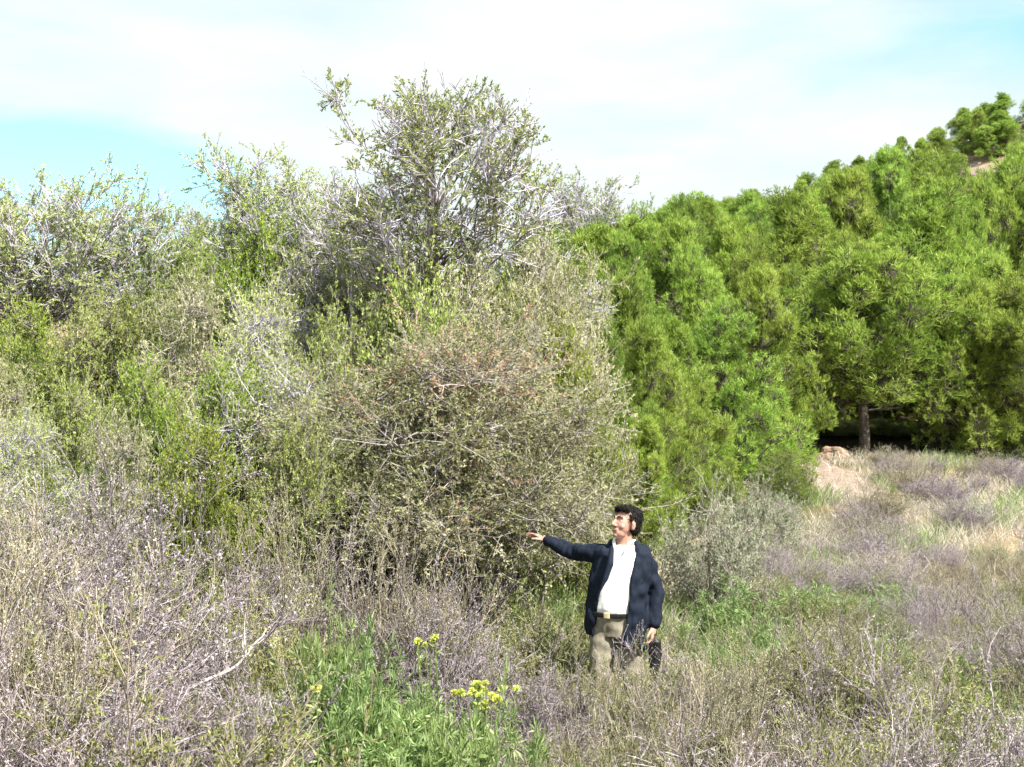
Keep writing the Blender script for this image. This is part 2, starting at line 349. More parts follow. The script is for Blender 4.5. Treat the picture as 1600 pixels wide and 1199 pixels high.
PR['ash'] = [leafy_proto(41, M_ash, M_bushtwig, Hh=1.2, Rr=1.0, lobes=30, tw=18, ll=.035, lw=.014, lr=.3), ]
PR['sparse'] = [sparse_proto(51), sparse_proto(52, green=.6, lobes=44), sparse_proto(53, green=.5)]
PR['dry'] = [twiggy_proto(61, M_dry, M_lilacleaf, lv=6), twiggy_proto(62, M_dry, M_dryleaf, spread=.75, stems=50, lv=3), twiggy_proto(63, M_tan, M_dryleaf, spread=.4, up=.6, lv=5), twiggy_proto(64, M_dry, M_lilacleaf, spread=.65, lv=6, up=.2)]
PR['tan'] = [twiggy_proto(71, M_tan, M_dryleaf, spread=.4, up=.6, lv=2), twiggy_proto(72, M_tan, M_herb, spread=.6, ltint=.8)]
PR['herb'] = [twiggy_proto(81, M_tan, M_herb, lv=9, ll=.022, lw=.007, spread=.5, up=.6, stems=46), twiggy_proto(82, M_tan, M_herb, lv=8, ll=.02, lw=.008, spread=.7, stems=50, ltint=.35)]
PR['weed'] = [twiggy_proto(91, M_grass, M_grass, lv=14, ll=.05, lw=.007, spread=.7, up=.8, stems=36, c1=5, c2=3, Hh=.5), twiggy_proto(92, M_grass, M_grass, lv=14, ll=.055, lw=.007, spread=.8, up=.7, stems=30, c1=5, c2=3, Hh=.4)]

def instance(pr, name, loc, rz, sx, sz, label, cat, group=None, names=None):
    o = link(name, None); o.empty_display_size = .1; o.location = loc; o.rotation_euler = (0, 0, rz); o.scale = (sx, sx, sz)
    tag(o, label, cat, group)
    for pn, me in pr.parts: link(pn, me, o)
    return o
RNG = random.Random(7)
def place(kind, i, px, Y, top, width, name, label, cat, group=None, rz=None, zoff=0):
    pr = PR[kind][i % len(PR[kind])] if isinstance(kind, str) else kind
    x = X(px, Y); g = h1(x, Y); hh = Z(top, Y) - g; w = width / F * Y
    if cat == 'bush': w = max(w, (.62 if px < 860 else .5) * hh)
    elif name == 'tree' and px != 681: w = max(w * 1.1, .6 * hh)
    return instance(pr, name, (x, Y, g + zoff), RNG.uniform(0, 6.28) if rz is None else rz, w / pr.w, hh / pr.h, label, cat, group)

# ------------------------------------------------------------------ main trees and bushes
central = sparse_proto(101, Hh=5.0, Rr=1.15, crown0=.57, lobes=60, tw=10, sub=6, tip=14, green=.62, lr=.30)
place(central, 0, 681, 12.5, 128, 345, 'tree', 'tall open grey-green tree rising alone against the sky behind the reaching man', 'tree', rz=.4)
broad = leafy_proto(102, M_drab, M_palebushtwig, Hh=3.0, Rr=1.32, lobes=88, tw=34, sub=6, lvs=10, ll=.028, lw=.015, lr=.44, low=-.22, extra=(M_rust, .04), tint=(.5, .2), base=.45, full=.6)
place(broad, 0, 690, 10.75, 515, 560, 'bush', 'broad drab olive bush with rust brown leaves, touched by the outstretched hand', 'bush', rz=0)

SP = [(45, 14, 262, 250, 0, 'grey twigged tree with dark green tips at the left edge of the photo'),
      (-70, 15, 290, 230, 2, 'grey bare-twigged tree cut off by the left edge'),
      (140, 17, 330, 150, 0, 'small pale twigged tree just right of the leftmost grey tree'),
      (212, 15, 293, 130, 1, 'small open tree with bright green tufts, second clear crown from the left'),
      (428, 16, 232, 150, 0, 'slim open tree with a pointed top left of the tallest tree'),
      (335, 17, 318, 130, 2, 'low sparse grey tree in the dip of the skyline, left of the slim pointed tree'),
      (505, 15, 285, 150, 2, 'pale grey twigged tree against the left flank of the tallest tree'),
      (590, 14.5, 330, 170, 0, 'grey open tree half hidden behind the tallest tree'),
      (800, 15, 330, 170, 1, 'open grey tree at the right foot of the tallest tree'),
      (917, 58, 276, 100, 2, 'thin pale bare tree against the sky right of the tallest tree')]
for px, Y, top, w, i, lab in SP:
    place('sparse', i, px, Y, top, w, 'tree', lab, 'tree')
BU = [  # kind, idx, px, Y, top, width, label
    ('olive', 0, 655, 12.0, 418, 190, 'olive bush in front of the trunk of the tallest tree'),
    ('olive', 1, 745, 12.1, 432, 180, 'grey-olive bush at the right of the trunk of the tallest tree'),
    ('olive', 0, 285, 15, 352, 190, 'olive green bush under the dip of the skyline'),
    ('oak', 0, 405, 14.5, 345, 170, 'yellow-green bush below the slim pointed tree'),
    ('olive', 2, 490, 14, 380, 190, 'grey-green bush left of the tallest tree trunk'),
    ('olive', 1, 585, 13.4, 400, 200, 'pale grey-green bush at the left foot of the tallest tree'),
    ('oak', 1, 60, 13.2, 480, 170, 'yellow-green bush below the grey tree at the left edge'),
    ('olive', 0, 175, 13, 455, 220, 'olive bush below the tree with bright green tufts'),
    ('olive', 1, 300, 12.6, 440, 230, 'dull green rounded bush in the left middle of the slope'),
    ('olive', 2, 430, 12.4, 455, 230, 'grey-brown tangled bush left of the broad olive bush'),
    ('olive', 0, 545, 12, 480, 200, 'olive bush pressed against the upper left of the broad bush'),
    ('oak', 0, 790, 13.6, 455, 200, 'yellow-green bush right behind the tallest tree trunk'),
    ('olive', 1, 870, 13.4, 425, 170, 'pale grey-green bush right of the tallest tree trunk'),
    ('oak', 1, 880, 13.0, 505, 150, 'yellow-green bush above the outstretched arm of the man'),
    ('olive', 1, 845, 14.5, 385, 170, 'small olive bush between the tallest tree and the pines'),
    ('olive', 1, -20, 11.5, 560, 230, 'grey-green bush at the left edge halfway up the photo'),
    ('oak', 1, 225, 11, 572, 190, 'bright green bush left of centre with dense leaves'),
    ('oak', 0, 345, 10.8, 580, 210, 'bright green bush beside the broad olive bush'),
    ('olive', 0, 110, 10.8, 590, 200, 'dull green bush left of the bright green bushes'),
    ('olive', 2, 450, 11, 560, 190, 'grey twiggy bush between bright green bush and broad olive bush'),
    ('oak', 1, 332, 9.6, 672, 110, 'narrow yellow-green bush standing below the bright green bushes'),
    ('olive', 2, 40, 9.8, 650, 220, 'pale grey-green bush over the lilac scrub at the left edge'),
    ('olive', 1, 190, 9.7, 665, 200, 'pale olive bush over the lilac scrub on the left'),
    ('olive', 0, 480, 9.9, 660, 210, 'dull olive bush at the lower left of the broad bush'),
    ('olive', 0, 962, 10.15, 845, 130, 'low dense bush added behind the chest of the man to shade the hollow'),  # added to block the sun and darken the hollow under the broad bush
    ('ash', 0, 1115, 13, 748, 175, 'pale silvery bush right of the head of the man'),
    ('ash', 0, 1190, 17, 742, 130, 'small silvery bush left of the sandy path'),
    ('oak', 0, 1225, 24, 705, 110, 'small yellow-green bush left of the sandy path top'),
]
for k, i, px, Y, top, w, lab in BU: place(k, i, px, Y, top, w, 'bush', lab, 'bush')

# pines, near ones first
NP = [(1525, 33.5, 440, 190, 2, 'large bright green pine right of the dark hollow, branches down to the sand'),
      (1625, 36, 430, 170, 0, 'dark pine at the right edge above the shadowed ground'),
      (1190, 31, 420, 190, 4, 'wide bushy pine left of the dark hollow'),
      (1130, 28, 480, 220, 0, 'light green pine right behind the silvery bush'),
      (1040, 24, 500, 200, 4, 'pine standing just behind and right of the man'),
      (975, 27, 430, 190, 2, 'pale green pine above the head of the man'),
      (1325, 39, 370, 180, 1, 'tall pine rising behind the dark hollow'),
      (1180, 36, 385, 180, 0, 'tall light green pine in the middle of the right slope'),
      (1080, 34, 395, 190, 2, 'broad yellow-green pine left in the group of pines'),
      (1500, 43, 310, 180, 4, 'rounded green pine behind the large bright pine'),
      (1425, 45, 315, 150, 1, 'narrow pine behind the dark hollow and the tall pine'),
      (1590, 46, 275, 180, 0, 'pine at the right edge behind the dark pine'),
      (975, 37, 372, 150, 4, 'low pine at the left end of the pine slope'),
      (1548, 37, 400, 190, 2, 'bushy bright pine between the large bright pine and the right edge'),
      (1385, 42, 370, 200, 4, 'dense green pine just behind the dark hollow'),
      (1235, 37, 420, 170, 2, 'leaning yellow-green pine left of the dark hollow'),
      (1650, 38, 420, 190, 4, 'tall pine mostly outside the right edge'),
      (1005, 18.5, 505, 190, 2, 'young light green pine closest behind the head of the man'),
      (948, 17, 520, 170, 0, 'young green pine between the broad bush and the pine slope'),
      (1075, 20.5, 590, 170, 4, 'low bushy young pine over the silvery bush'),
      (1010, 15.5, 655, 130, 4, 'small dark green young pine just above the head of the man'),
      (905, 33, 430, 130, 0, 'small pine peeping out right of the grey-green bushes')]
patch('painted_shade', None, X(1450, 36), 36.3, 5.6, 2.9, .05, M_painted_shade)  # dark sheet on the slope, shade of the pine hollow put into its colour
place('tallpine', 0, 1452, 34.6, 430, 220, 'pine_tree', 'dark trunked pine at the right end of the dark hollow', 'pine tree', rz=2)
place('tallpine', 0, 1590, 33.8, 440, 220, 'pine_tree', 'pine with a raised crown over the shadow at the right edge', 'pine tree', rz=4)
place('tallpine', 0, 1345, 33.6, 395, 290, 'pine_tree', 'green pine whose raised crown overhangs the dark hollow', 'pine tree')
for px, Y, top, w, i, lab in NP: place('pine', i, px, Y, top, w, 'pine_tree', lab, 'pine tree')
for px, Y, top, lab in [(1295, 37, 660, 'dark bush in the shadow at the left of the hollow under the pines'), (1372, 37.0, 655, 'dark bush deep in the shadowed hollow under the pines'), (1445, 37, 660, 'dark bush in the shadow at the right of the hollow under the pines')]:
    place('olive', 0, px, Y, top, 120, 'bush', lab, 'bush')
pts = [(X(p[0], p[1]), p[1]) for p in NP] + [(X(1345, 33.6), 33.6), (X(1452, 34.6), 34.6)]
rp = random.Random(23); cnt = 0; tries = 0
while cnt < 285 and tries < 20000:
    tries += 1
    Y = 38 + 95 * rp.random() ** .85; px = rp.uniform(830, 1680)
    x = X(px, Y)
    if min((x - a) ** 2 + (Y - b) ** 2 for a, b in pts) < (2.3 if Y < 62 else 2.05) ** 2: continue
    if any(((x - X(a, b)) / (c + .6)) ** 2 + ((Y - b + 2) / (d + 2)) ** 2 < 1 for a, b, c, d in [(1525, 118, 4, 6), (1400, 112, 4, 3), (1535, 104, 2.5, 3)]): continue
    g = h1(x, Y); hh = rp.uniform(5.4, 8.2) if Y < 62 else (rp.uniform(4.2, 6.2) if Y < 92 else rp.uniform(2.9, 4.5))
    cap = Z(np.interp(px, [800, 900, 1000, 1100, 1200, 1300, 1360, 1400, 1500, 1600, 1700], [358, 338, 328, 305, 288, 262, 236, 214, 190, 145, 125]) + rp.uniform(-8, 26), Y) - g
    if 1470 < px < 1575 and 50 < Y < 103: hh = min(hh, 2.0)
    if Y < 100: hh = min(hh, cap)
    if hh < 1.6: continue
    w = hh * (rp.uniform(.55, .8) if Y < 62 else rp.uniform(.75, 1.05))
    pr = PR['pine'][rp.randrange(5)]
    if Y > 112: lab, gr = 'small green pine on the ridge of the right hand slope, against or near the sky', 'pines along the ridge'
    elif Y > 75: lab, gr = 'green pine among many on the upper part of the right hand slope', 'pines on the upper slope'
    else: lab, gr = 'green pine in the dense stand on the lower part of the right hand slope', 'pines on the lower slope'
    instance(pr, 'pine_tree', (x, Y, g - .05), rp.uniform(0, 6.28), w / pr.w, hh / pr.h, lab, 'pine tree', gr)
    pts.append((x, Y)); cnt += 1
# bushes and a few pines far behind on the left, closing the gaps between the nearer trees
for k in range(34):
    Y = rp.uniform(19, 34); px = rp.uniform(-60, 900); x = X(px, Y); g = h1(x, Y)
    top = 455 + rp.uniform(0, 60); hh = Z(top, Y) - g
    kind = 'olive' if rp.random() < .6 else 'oak'; pr = PR[kind][rp.randrange(2)]
    instance(pr, 'bush', (x, Y, g), rp.uniform(0, 6.28), min(hh * .9, 3.4) / pr.w, hh / pr.h, 'dull green bush farther back, glimpsed between the nearer bushes of the left side', 'bush', 'bushes behind on the left')
for k in range(26):
    Y = rp.uniform(60, 128); px = rp.uniform(-60, 860); x = X(px, Y); g = h1(x, Y); pr = PR['pine'][k % 5]; hh = rp.uniform(2, 3.2)
    instance(pr, 'pine_tree', (x, Y, g - .05), rp.uniform(0, 6.28), hh * .95 / pr.w, hh / pr.h, 'distant pine low on the far slope behind the bushes of the left side', 'pine tree', 'distant pines on the left')

# ------------------------------------------------------------------ low scrub
def nz2(x, y, s, o=0): return mnoise.noise(Vector((x * s + o, y * s - o, o * .7)))
rs = random.Random(99); sp = []
MANX, MANY = .76, 9.0
def toplimit(px, Y):
    a = np.interp(px, [-100, 0, 250, 420, 560, 700, 880, 915, 1030, 1090, 1200, 1700], [735, 735, 715, 790, 800, 880, 925, 1058, 1068, 975, 850, 850])
    return a
KN = {'dry': ('dry_shrub', 'shrub'), 'tan': ('dry_shrub', 'shrub'), 'herb': ('low_shrub', 'shrub'), 'weed': ('green_plant', 'plant')}
ADJ = {'dry': 'leafless lilac-grey shrub of fine twigs', 'tan': 'straw coloured shrub of dry twigs', 'herb': 'low olive-brown shrub with tiny leaves', 'weed': 'low fresh green plant'}
count = 0; tries = 0
while count < 400 and tries < 14000:
    tries += 1
    Y = 4.9 + 24 * rs.random() ** 1.7; px = rs.uniform(-120, 1720); x = X(px, Y)
    if px < 960 and Y > 10.2: continue
    if abs(x - MANX) < .34 and abs(Y - MANY) < .38: continue
    if abs(x - 6.9) < .9 and 25 < Y < 33 : continue
    d2 = min([((x - a) ** 2 + (Y - b) ** 2) for a, b in sp] or [9])
    if d2 < (.2 + .011 * Y) ** 2: continue
    lft = px < 760
    n = nz2(x, Y, .55, 3.3)
    grassy = nz2(x, Y, .8, 9.1) > (.10 if px < 960 else .3) or (1090 < px < 1400 and 11 < Y < 17) or (470 < px < 640 and Y < 8.3) or (690 < px < 900 and Y < 6.6)
    if grassy: kind = 'weed' if rs.random() < .5 else 'herb'
    elif lft: kind = 'dry' if n > .02 else ('herb' if rs.random() < .8 else 'tan')
    else: kind = 'dry' if n > .2 else ('tan' if n > -.02 else 'herb')
    if Y < 8.7:
        r_ = rs.random(); q_ = rs.random(); py_ = 600 + (CZ - h1(x, Y) - .35) / Y * F
        if px < 130: kind = 'dry'
        elif px < 430: kind = 'herb' if r_ < .5 else ('dry' if r_ < .92 else 'weed')
        elif px < 645 and Y < 8.2: kind = 'weed' if r_ < .6 else 'herb'
        elif px < 690: kind = 'dry' if r_ < .6 else 'tan'
        elif px < 920 and Y < 7.2: kind = 'weed' if r_ < .75 else 'tan'
        elif px < 920: kind = 'dry' if r_ < .6 else ('tan' if r_ < .8 else 'weed')
        else: kind = 'dry' if r_ < .34 else ('tan' if r_ < .6 else ('herb' if r_ < .84 else 'weed'))
        if 130 < px < 430 and q_ < .3: sp.append((x, Y)); continue
        if 430 < px < 920 and kind != 'weed' and q_ < .25: sp.append((x, Y)); continue
        if 705 < px < 800 and Y < 6.9: continue
        mg = 150 * np.clip((7.6 - Y) / 2.4, 0, 1)
        if 435 - mg < px < 635 + mg * .8 and Y < 7.8 and kind != 'weed': continue
        if 700 - mg * .6 < px < 910 + mg and Y < 6.6 and kind != 'weed': continue
    if px > 1000 and Y > 14: kind = 'tan' if n < -.05 else 'dry'
    if Y < 8.6 and 900 < px < 1060: lim = 1060
    hn = {'dry': .9, 'tan': .68, 'herb': .75, 'weed': .5}[kind] * rs.uniform(.5, 1.25)
    if px > 1000 and Y > 10: hn *= .68
    if px < 720: hn *= 1.3
    elif px < 900: hn *= 1.0
    g = h1(x, Y); mx = Z(toplimit(px, Y), Y) - g
    hn = min(hn, mx)
    if hn < .22: continue
    i = rs.randrange(len(PR[kind])); pr = PR[kind][i]
    where = ('at the very front on the left' if px < 560 else 'at the very front near the middle' if px < 1000 else 'at the very front on the right') if Y < 7.2 else \
            ('in the scrub on the left of the broad bush' if px < 560 else 'beside and in front of the standing man' if px < 1060 else 'in the scrub right of the man') if Y < 11.5 else 'in the dry field in front of the pines'
    nm, ct = KN[kind]
    instance(pr, nm, (x, Y, g), rs.uniform(0, 6.28), max(hn, .35) / pr.h * rs.uniform(.75, 1.1), hn / pr.h, ADJ[kind] + ' ' + where, ct, ADJ[kind].split(' of')[0] + ' plants ' + where)
    sp.append((x, Y)); count += 1
for k in range(66):
    if k < 18: Y = rs.uniform(5.1, 8.3); px = rs.uniform(440, 635)
    elif k < 44: Y = rs.uniform(5.0, 6.7); px = rs.uniform(690, 920)
    else: Y = rs.uniform(10.5, 14); px = rs.uniform(1090, 1420)
    x = X(px, Y); g = h1(x, Y); i = rs.randrange(2); pr = PR['weed'][i]; hn = (rs.uniform(.32, .5) * (.7 if 700 < px < 800 else 1)) if k < 44 else rs.uniform(.22, .36)
    wh = 'in the green strip left of the yellow flowers' if k < 18 else ('at the bottom edge below the yellow flowers' if k < 44 else 'in the green patch right of the man')
    instance(pr, 'green_plant', (x, Y, g), rs.uniform(0, 6.28), hn / pr.h * rs.uniform(.8, 1.1), hn / pr.h, 'fresh bright green plant ' + wh, 'plant', 'fresh plants ' + wh)
for k in range(48):
    Y = rs.uniform(11.5, 30.5); px = rs.uniform(1040, 1700) if Y < 24 else rs.uniform(1350, 1700); x = X(px, Y); g = h1(x, Y); i = rs.randrange(4); pr = PR['dry'][i]; hn = rs.uniform(.35, .8)
    if abs(x - 6.9) < 1.1 and Y > 23: continue
    instance(pr, 'dry_shrub', (x, Y, g), rs.uniform(0, 6.28), hn / pr.h * rs.uniform(1.1, 1.7), hn / pr.h, 'low mauve-grey dry shrub in the pale grass between the man and the pines', 'shrub', 'mauve dry shrubs in the pale field')
print('shrubs', count)

# ------------------------------------------------------------------ grass (uncountable)
def blades(name, n, seed, mat, hrange, label, fn, wr=(.004, .009)):
    rng = np.random.default_rng(seed)
    Y = 4.6 + 29 * rng.uniform(size=n) ** 2.0; px = rng.uniform(-120, 1720, n); x = (px - 800) / F * Y
    keep = fn(x, Y, px, rng); x, Y, px = x[keep], Y[keep], px[keep]; n = len(x)
    z = H(x, Y); P = np.stack([x, Y, z - .01], -1)
    d = np.stack([.45 * rng.normal(size=n), .45 * rng.normal(size=n), np.ones(n)], -1); d = nrm(d)
    L = rng.uniform(*hrange, n)[:, None]; W = rng.uniform(*wr, n)[:, None] * (1 + .04 * Y[:, None])
    S = nrm(np.cross(d, rng.normal(size=(n, 3)))); bend = np.stack([.35 * rng.normal(size=n), .35 * rng.normal(size=n), -.12 * np.ones(n)], -1)
    m = P + d * L * .55 + bend * L * .2; t = P + d * L + bend * L * .8
    v = np.stack([P - S * W / 2, P + S * W / 2, m + S * W * .4, m - S * W * .4, t + S * W * .08, t - S * W * .08], 1)
    b = np.arange(n)[:, None] * 6
    q = np.concatenate([b + [0, 1, 2, 3], b + [3, 2, 4, 5]])
    tt = np.clip(.5 + .2 * rng.normal(size=n), 0, 1); g = Geo(); g.add(v.reshape(-1, 3), q, np.concatenate([tt, tt]))
    o = link(name, g.mesh(name, [mat])); tag(o, label, 'grass', kind='stuff')
def pn(x, y, s, o): return np.sin(x * s + o) * np.sin(y * s * .8 + o * 2) + .5 * np.sin(x * s * 2.3 - y * s * 1.7 + o)
def on_path(x, Y): return ((x - 6.9) / 0.95) ** 2 + ((Y - 28.2) / 4.0) ** 2 < 1
def fgreen(x, Y, px, rng):
    m = pn(x, Y, 1.3, .7) + .35 * rng.normal(size=len(x)); pat = ((px > 1080) & (px < 1420) & (Y > 10.5) & (Y < 16)) | ((px > 430) & (px < 640) & (Y < 8.6)) | ((px > 670) & (px < 920) & (Y < 7.3))
    return ((m > np.where(px > 960, .62, .25)) | (pat & (rng.uniform(size=len(x)) < .8))) & ~on_path(x, Y)
def fdry(x, Y, px, rng):
    m = pn(x, Y, 1.1, 2.1) + .5 * rng.normal(size=len(x)); return (m > np.where(px > 960, -.3, .1)) & (~on_path(x, Y) | (rng.uniform(size=len(x)) < .25))
blades('green_grass', 330000, 1, M_grass, (.16, .50), 'fresh green grass growing between the shrubs', fgreen)
blades('dry_grass', 260000, 2, M_straw, (.15, .42), 'straw coloured dry grass between the shrubs', fdry, (.003, .007))

#PERSON_BEGIN
# ------------------------------------------------------------------ the man
def skinmat(): return solidmat('skin', (.40, .215, .16), (.48, .27, .21), 30, .5, .15, .35, 3, .002)
M_skin = skinmat()
M_lip = solidmat('lips', (.30, .12, .10), None, 30, .5)
M_hair = solidmat('hair', (.006, .005, .005), (.014, .011, .010), 120, .65, .9, .2, 4, .01)
M_jacket = solidmat('navy_wool', (.006, .010, .020), (.009, .014, .028), 90, .8, .3, .2, 3, .004)
M_shirt = solidmat('white_cotton', (.78, .78, .76), (.84, .84, .82), 12, .75, .25, .2, 3, .01)
M_trouser = solidmat('khaki_cloth', (.20, .18, .13), (.29, .26, .20), 25, .85, .3, .2, 4, .006)
M_belt = solidmat('black_leather', (.012, .011, .011), (.02, .02, .02), 60, .45, .2)
M_eye = solidmat('eye_white', (.3, .26, .24), None, 5, .3); M_iris = solidmat('iris', (.03, .02, .012), None, 5, .2)

def bm_capsule(bm, p0, p1, r0, r1, seg=14):
    p0, p1 = Vector(p0), Vector(p1); d = p1 - p0; L = d.length
    rot = d.to_track_quat('Z', 'Y').to_matrix().to_4x4() if L > 1e-6 else Matrix.Identity(4)
    rings = []
    prof = [(-math.cos(a) * r0, math.sin(a) * r0) for a in np.linspace(.08, math.pi / 2, 5)] + [(L - math.cos(a) * r1, math.sin(a) * r1) for a in np.linspace(math.pi / 2, math.pi - .08, 5)]
    for z, r in prof:
        rings.append([bm.verts.new(p0 + (rot @ Vector((r * math.cos(t), r * math.sin(t), z)))) for t in np.linspace(0, 2 * math.pi, seg, endpoint=False)])
    for a, b in zip(rings[:-1], rings[1:]):
        for i in range(seg): bm.faces.new((a[i], a[(i + 1) % seg], b[(i + 1) % seg], b[i]))
    bm.faces.new(rings[0][::-1]); bm.faces.new(rings[-1])
def bm_chain(bm, pts, rad):
    for i in range(len(pts) - 1): bm_capsule(bm, pts[i], pts[i + 1], rad[i], rad[i + 1])
def bm_loft(bm, rings, seg=32):
    """rings: (cx, cy, cz, rx, ry, yaw, slope)"""
    R = []
    for cx, cy, cz, rx, ry, yaw, sl in rings:
        row = []
        for t in np.linspace(0, 2 * math.pi, seg, endpoint=False):
            lx, ly = rx * math.cos(t), ry * math.sin(t)
            x = lx * math.cos(yaw) - ly * math.sin(yaw); y = lx * math.sin(yaw) + ly * math.cos(yaw)
            row.append(bm.verts.new((cx + x, cy + y, cz + sl * x)))
        R.append(row)
    for a, b in zip(R[:-1], R[1:]):
        for i in range(seg): bm.faces.new((a[i], a[(i + 1) % seg], b[(i + 1) % seg], b[i]))
    bm.faces.new(R[0][::-1]); bm.faces.new(R[-1])
def bm_ball(bm, c, r, M=None):
    """ellipsoid with radii r in frame M"""
    T = Matrix.Translation(Vector(c)) @ (M.to_4x4() if M else Matrix.Identity(4)) @ Matrix.Diagonal((r[0], r[1], r[2], 1))
    bmesh.ops.create_uvsphere(bm, u_segments=24, v_segments=16, radius=1, matrix=T)
def fuse(name, bm, mat, parent, vox=.006, smooth=6, fac=.5, noise=None):
    """merge the overlapping volumes into one continuous skin"""
    bmesh.ops.recalc_face_normals(bm, faces=bm.faces)
    me = bpy.data.meshes.new(name); bm.to_mesh(me); bm.free()
    o = link(name, me)
    r = o.modifiers.new('r', 'REMESH'); r.mode = 'VOXEL'; r.voxel_size = vox; r.adaptivity = 0
    if smooth:
        m = o.modifiers.new('s', 'SMOOTH'); m.iterations = smooth; m.factor = fac
    dg = bpy.context.evaluated_depsgraph_get(); me2 = bpy.data.meshes.new_from_object(o.evaluated_get(dg))
    o.modifiers.clear(); o.data = me2; me2.name = name; bpy.data.meshes.remove(me)
    if noise:
        n = len(me2.vertices); co = np.empty(n * 3, np.float32); me2.vertices.foreach_get('co', co); no = np.empty(n * 3, np.float32); me2.vertices.foreach_get('normal', no)
        co = co.reshape(-1, 3); no = no.reshape(-1, 3); amp, sc = noise
        d = np.array([mnoise.noise(Vector(c) * sc) + .5 * mnoise.noise(Vector((c[0] * sc * 2.2, c[1] * sc * 2.2, c[2] * sc * 1.1))) for c in co])
        me2.vertices.foreach_set('co', (co + no * (d * amp)[:, None]).ravel().astype(np.float32)); me2.update()
    me2.materials.clear(); me2.materials.append(mat)
    me2.polygons.foreach_set('use_smooth', np.ones(len(me2.polygons), bool))
    if parent: o.parent = parent
    return o
gz = h1(MANX, MANY)
man = link('person', None); man.location = (0, 9, gz)
tag(man, 'man in dark navy jacket and white shirt, one arm stretched out to the bush', 'person')
OZ = -gz                                                # figures below are world heights
def V(x, y, z): return Vector((x, y, z + OZ))
YAW = math.radians(-22)
# head frame
hf = Vector((-.80, -.55, .22)).normalized(); hs_ = hf.cross(Vector((0, 0, 1))).normalized(); hu = hs_.cross(hf).normalized()   # forward, his right, up
HM = Matrix((hs_, hf, hu)).transposed(); HC = V(.793, -.02, 1.617)
def hp(s, f, u): return HC + HM @ Vector((s, f, u))
bm = bmesh.new()
# trunk of the body
bm_loft(bm, [(.715, 0, .86 + OZ, .155, .105, YAW, 0), (.715, -.005, 1.0 + OZ, .15, .115, YAW, 0), (.735, -.005, 1.15 + OZ, .165, .13, YAW, 0), (.76, 0, 1.3 + OZ, .165, .115, YAW, 0), (.775, .005, 1.4 + OZ, .145, .09, YAW, 0), (.785, .01, 1.46 + OZ, .09, .075, YAW, 0)])
bm_chain(bm, [V(.785, .01, 1.43), V(.79, .0, 1.56)], [.066, .058])
for sx, kx, ax in ((.635, .62, .615), (.80, .85, .87)):
    bm_chain(bm, [V(sx, 0, .92), V(kx, -.03, .50), V(ax, .03, .10)], [.074, .050, .042])
    bm_chain(bm, [V(ax, .05, .05), V(ax - .05, -.12, .035)], [.045, .035])
RS, RE, RW = V(.632, .01, 1.405), V(.43, .19, 1.395), V(.262, .34, 1.452)
LS, LE, LW = V(.93, .04, 1.395), V(1.005, .06, 1.12), V(.985, -.02, .905)
bm_chain(bm, [RS + Vector((.03, 0, .0)), RE, RW], [.042, .038, .029]); bm_chain(bm, [LS, LE, LW], [.050, .040, .029])
# head: cranium, face, jaw, nose, brows, cheeks, ears, lips
bm_ball(bm, hp(0, -.018, .035), (.076, .094, .088), HM); bm_ball(bm, hp(0, .030, -.005), (.064, .062, .085), HM)
bm_ball(bm, hp(0, .040, -.066), (.046, .046, .042), HM); bm_ball(bm, hp(0, .070, -.088), (.020, .018, .017), HM)
bm_chain(bm, [hp(0, .088, .022), hp(0, .112, -.018)], [.009, .014]); bm_ball(bm, hp(0, .098, -.024), (.020, .013, .010), HM)
for q in (-1, 1):
    bm_chain(bm, [hp(q * .012, .087, .035), hp(q * .044, .072, .036)], [.009, .008])
    bm_ball(bm, hp(q * .040, .062, -.022), (.020, .016, .020), HM)
    bm_ball(bm, hp(q * .076, -.012, -.004), (.009, .018, .032), HM)
bm_chain(bm, [hp(-.018, .083, -.050), hp(.018, .083, -.050)], [.008, .008]); bm_chain(bm, [hp(-.015, .082, -.062), hp(.015, .082, -.062)], [.008, .008])
def hand(bm, W, dirv, palm, thumb, curl, rs=1.0):
    """W wrist, dirv fingers' direction, palm = way the palm faces, thumb = side of the thumb"""
    d = Vector(dirv).normalized(); p = Vector(palm); p = (p - d * p.dot(d)).normalized(); t = Vector(thumb); t = (t - d * t.dot(d) - p * t.dot(p)).normalized()
    bm_chain(bm, [W, W + d * .04], [.027, .027])
    for k, o in enumerate((.030, .010, -.010, -.029)):
        bm_capsule(bm, W + d * .025 + t * o * .7, W + d * .088 + t * o, .014, .0125, 10)
    for k, (o, L) in enumerate(((.030, .078), (.010, .086), (-.010, .080), (-.029, .062))):
        a = curl[k]; q = W + d * .088 + t * o; ang = 0
        for j, fr in enumerate((.45, .32, .23)):
            ang += a * (.7 if j == 0 else 1.0); dd = d * math.cos(ang) + p * math.sin(ang) + t * o * 1.5
            e = q + dd.normalized() * L * fr; bm_capsule(bm, q, e, .0095 - .001 * j, .0085 - .001 * j, 10); q = e
    q = W + d * .03 + t * .026 + p * .008; dd = (d * .62 + t * .75 + p * .25).normalized(); e = q + dd * .042; bm_capsule(bm, q, e, .013, .0105, 10)
    dd2 = (d * .85 + t * .3 + p * .45).normalized(); bm_capsule(bm, e, e + dd2 * .032, .0105, .0085, 10)
fd = (RW - RE).normalized()
hand(bm, RW + fd * .01, fd + Vector((-.25, 0, .25)), (0, -.25, -1), (.35, -1, .2), (.25, .38, .5, .62))
hand(bm, LW, Vector((-.12, -.25, -1)), (-1, .1, 0), (-.1, -1, 0), (.75, .85, .9, .95))
body = fuse('body', bm, M_skin, man, .0042, 5, .5)
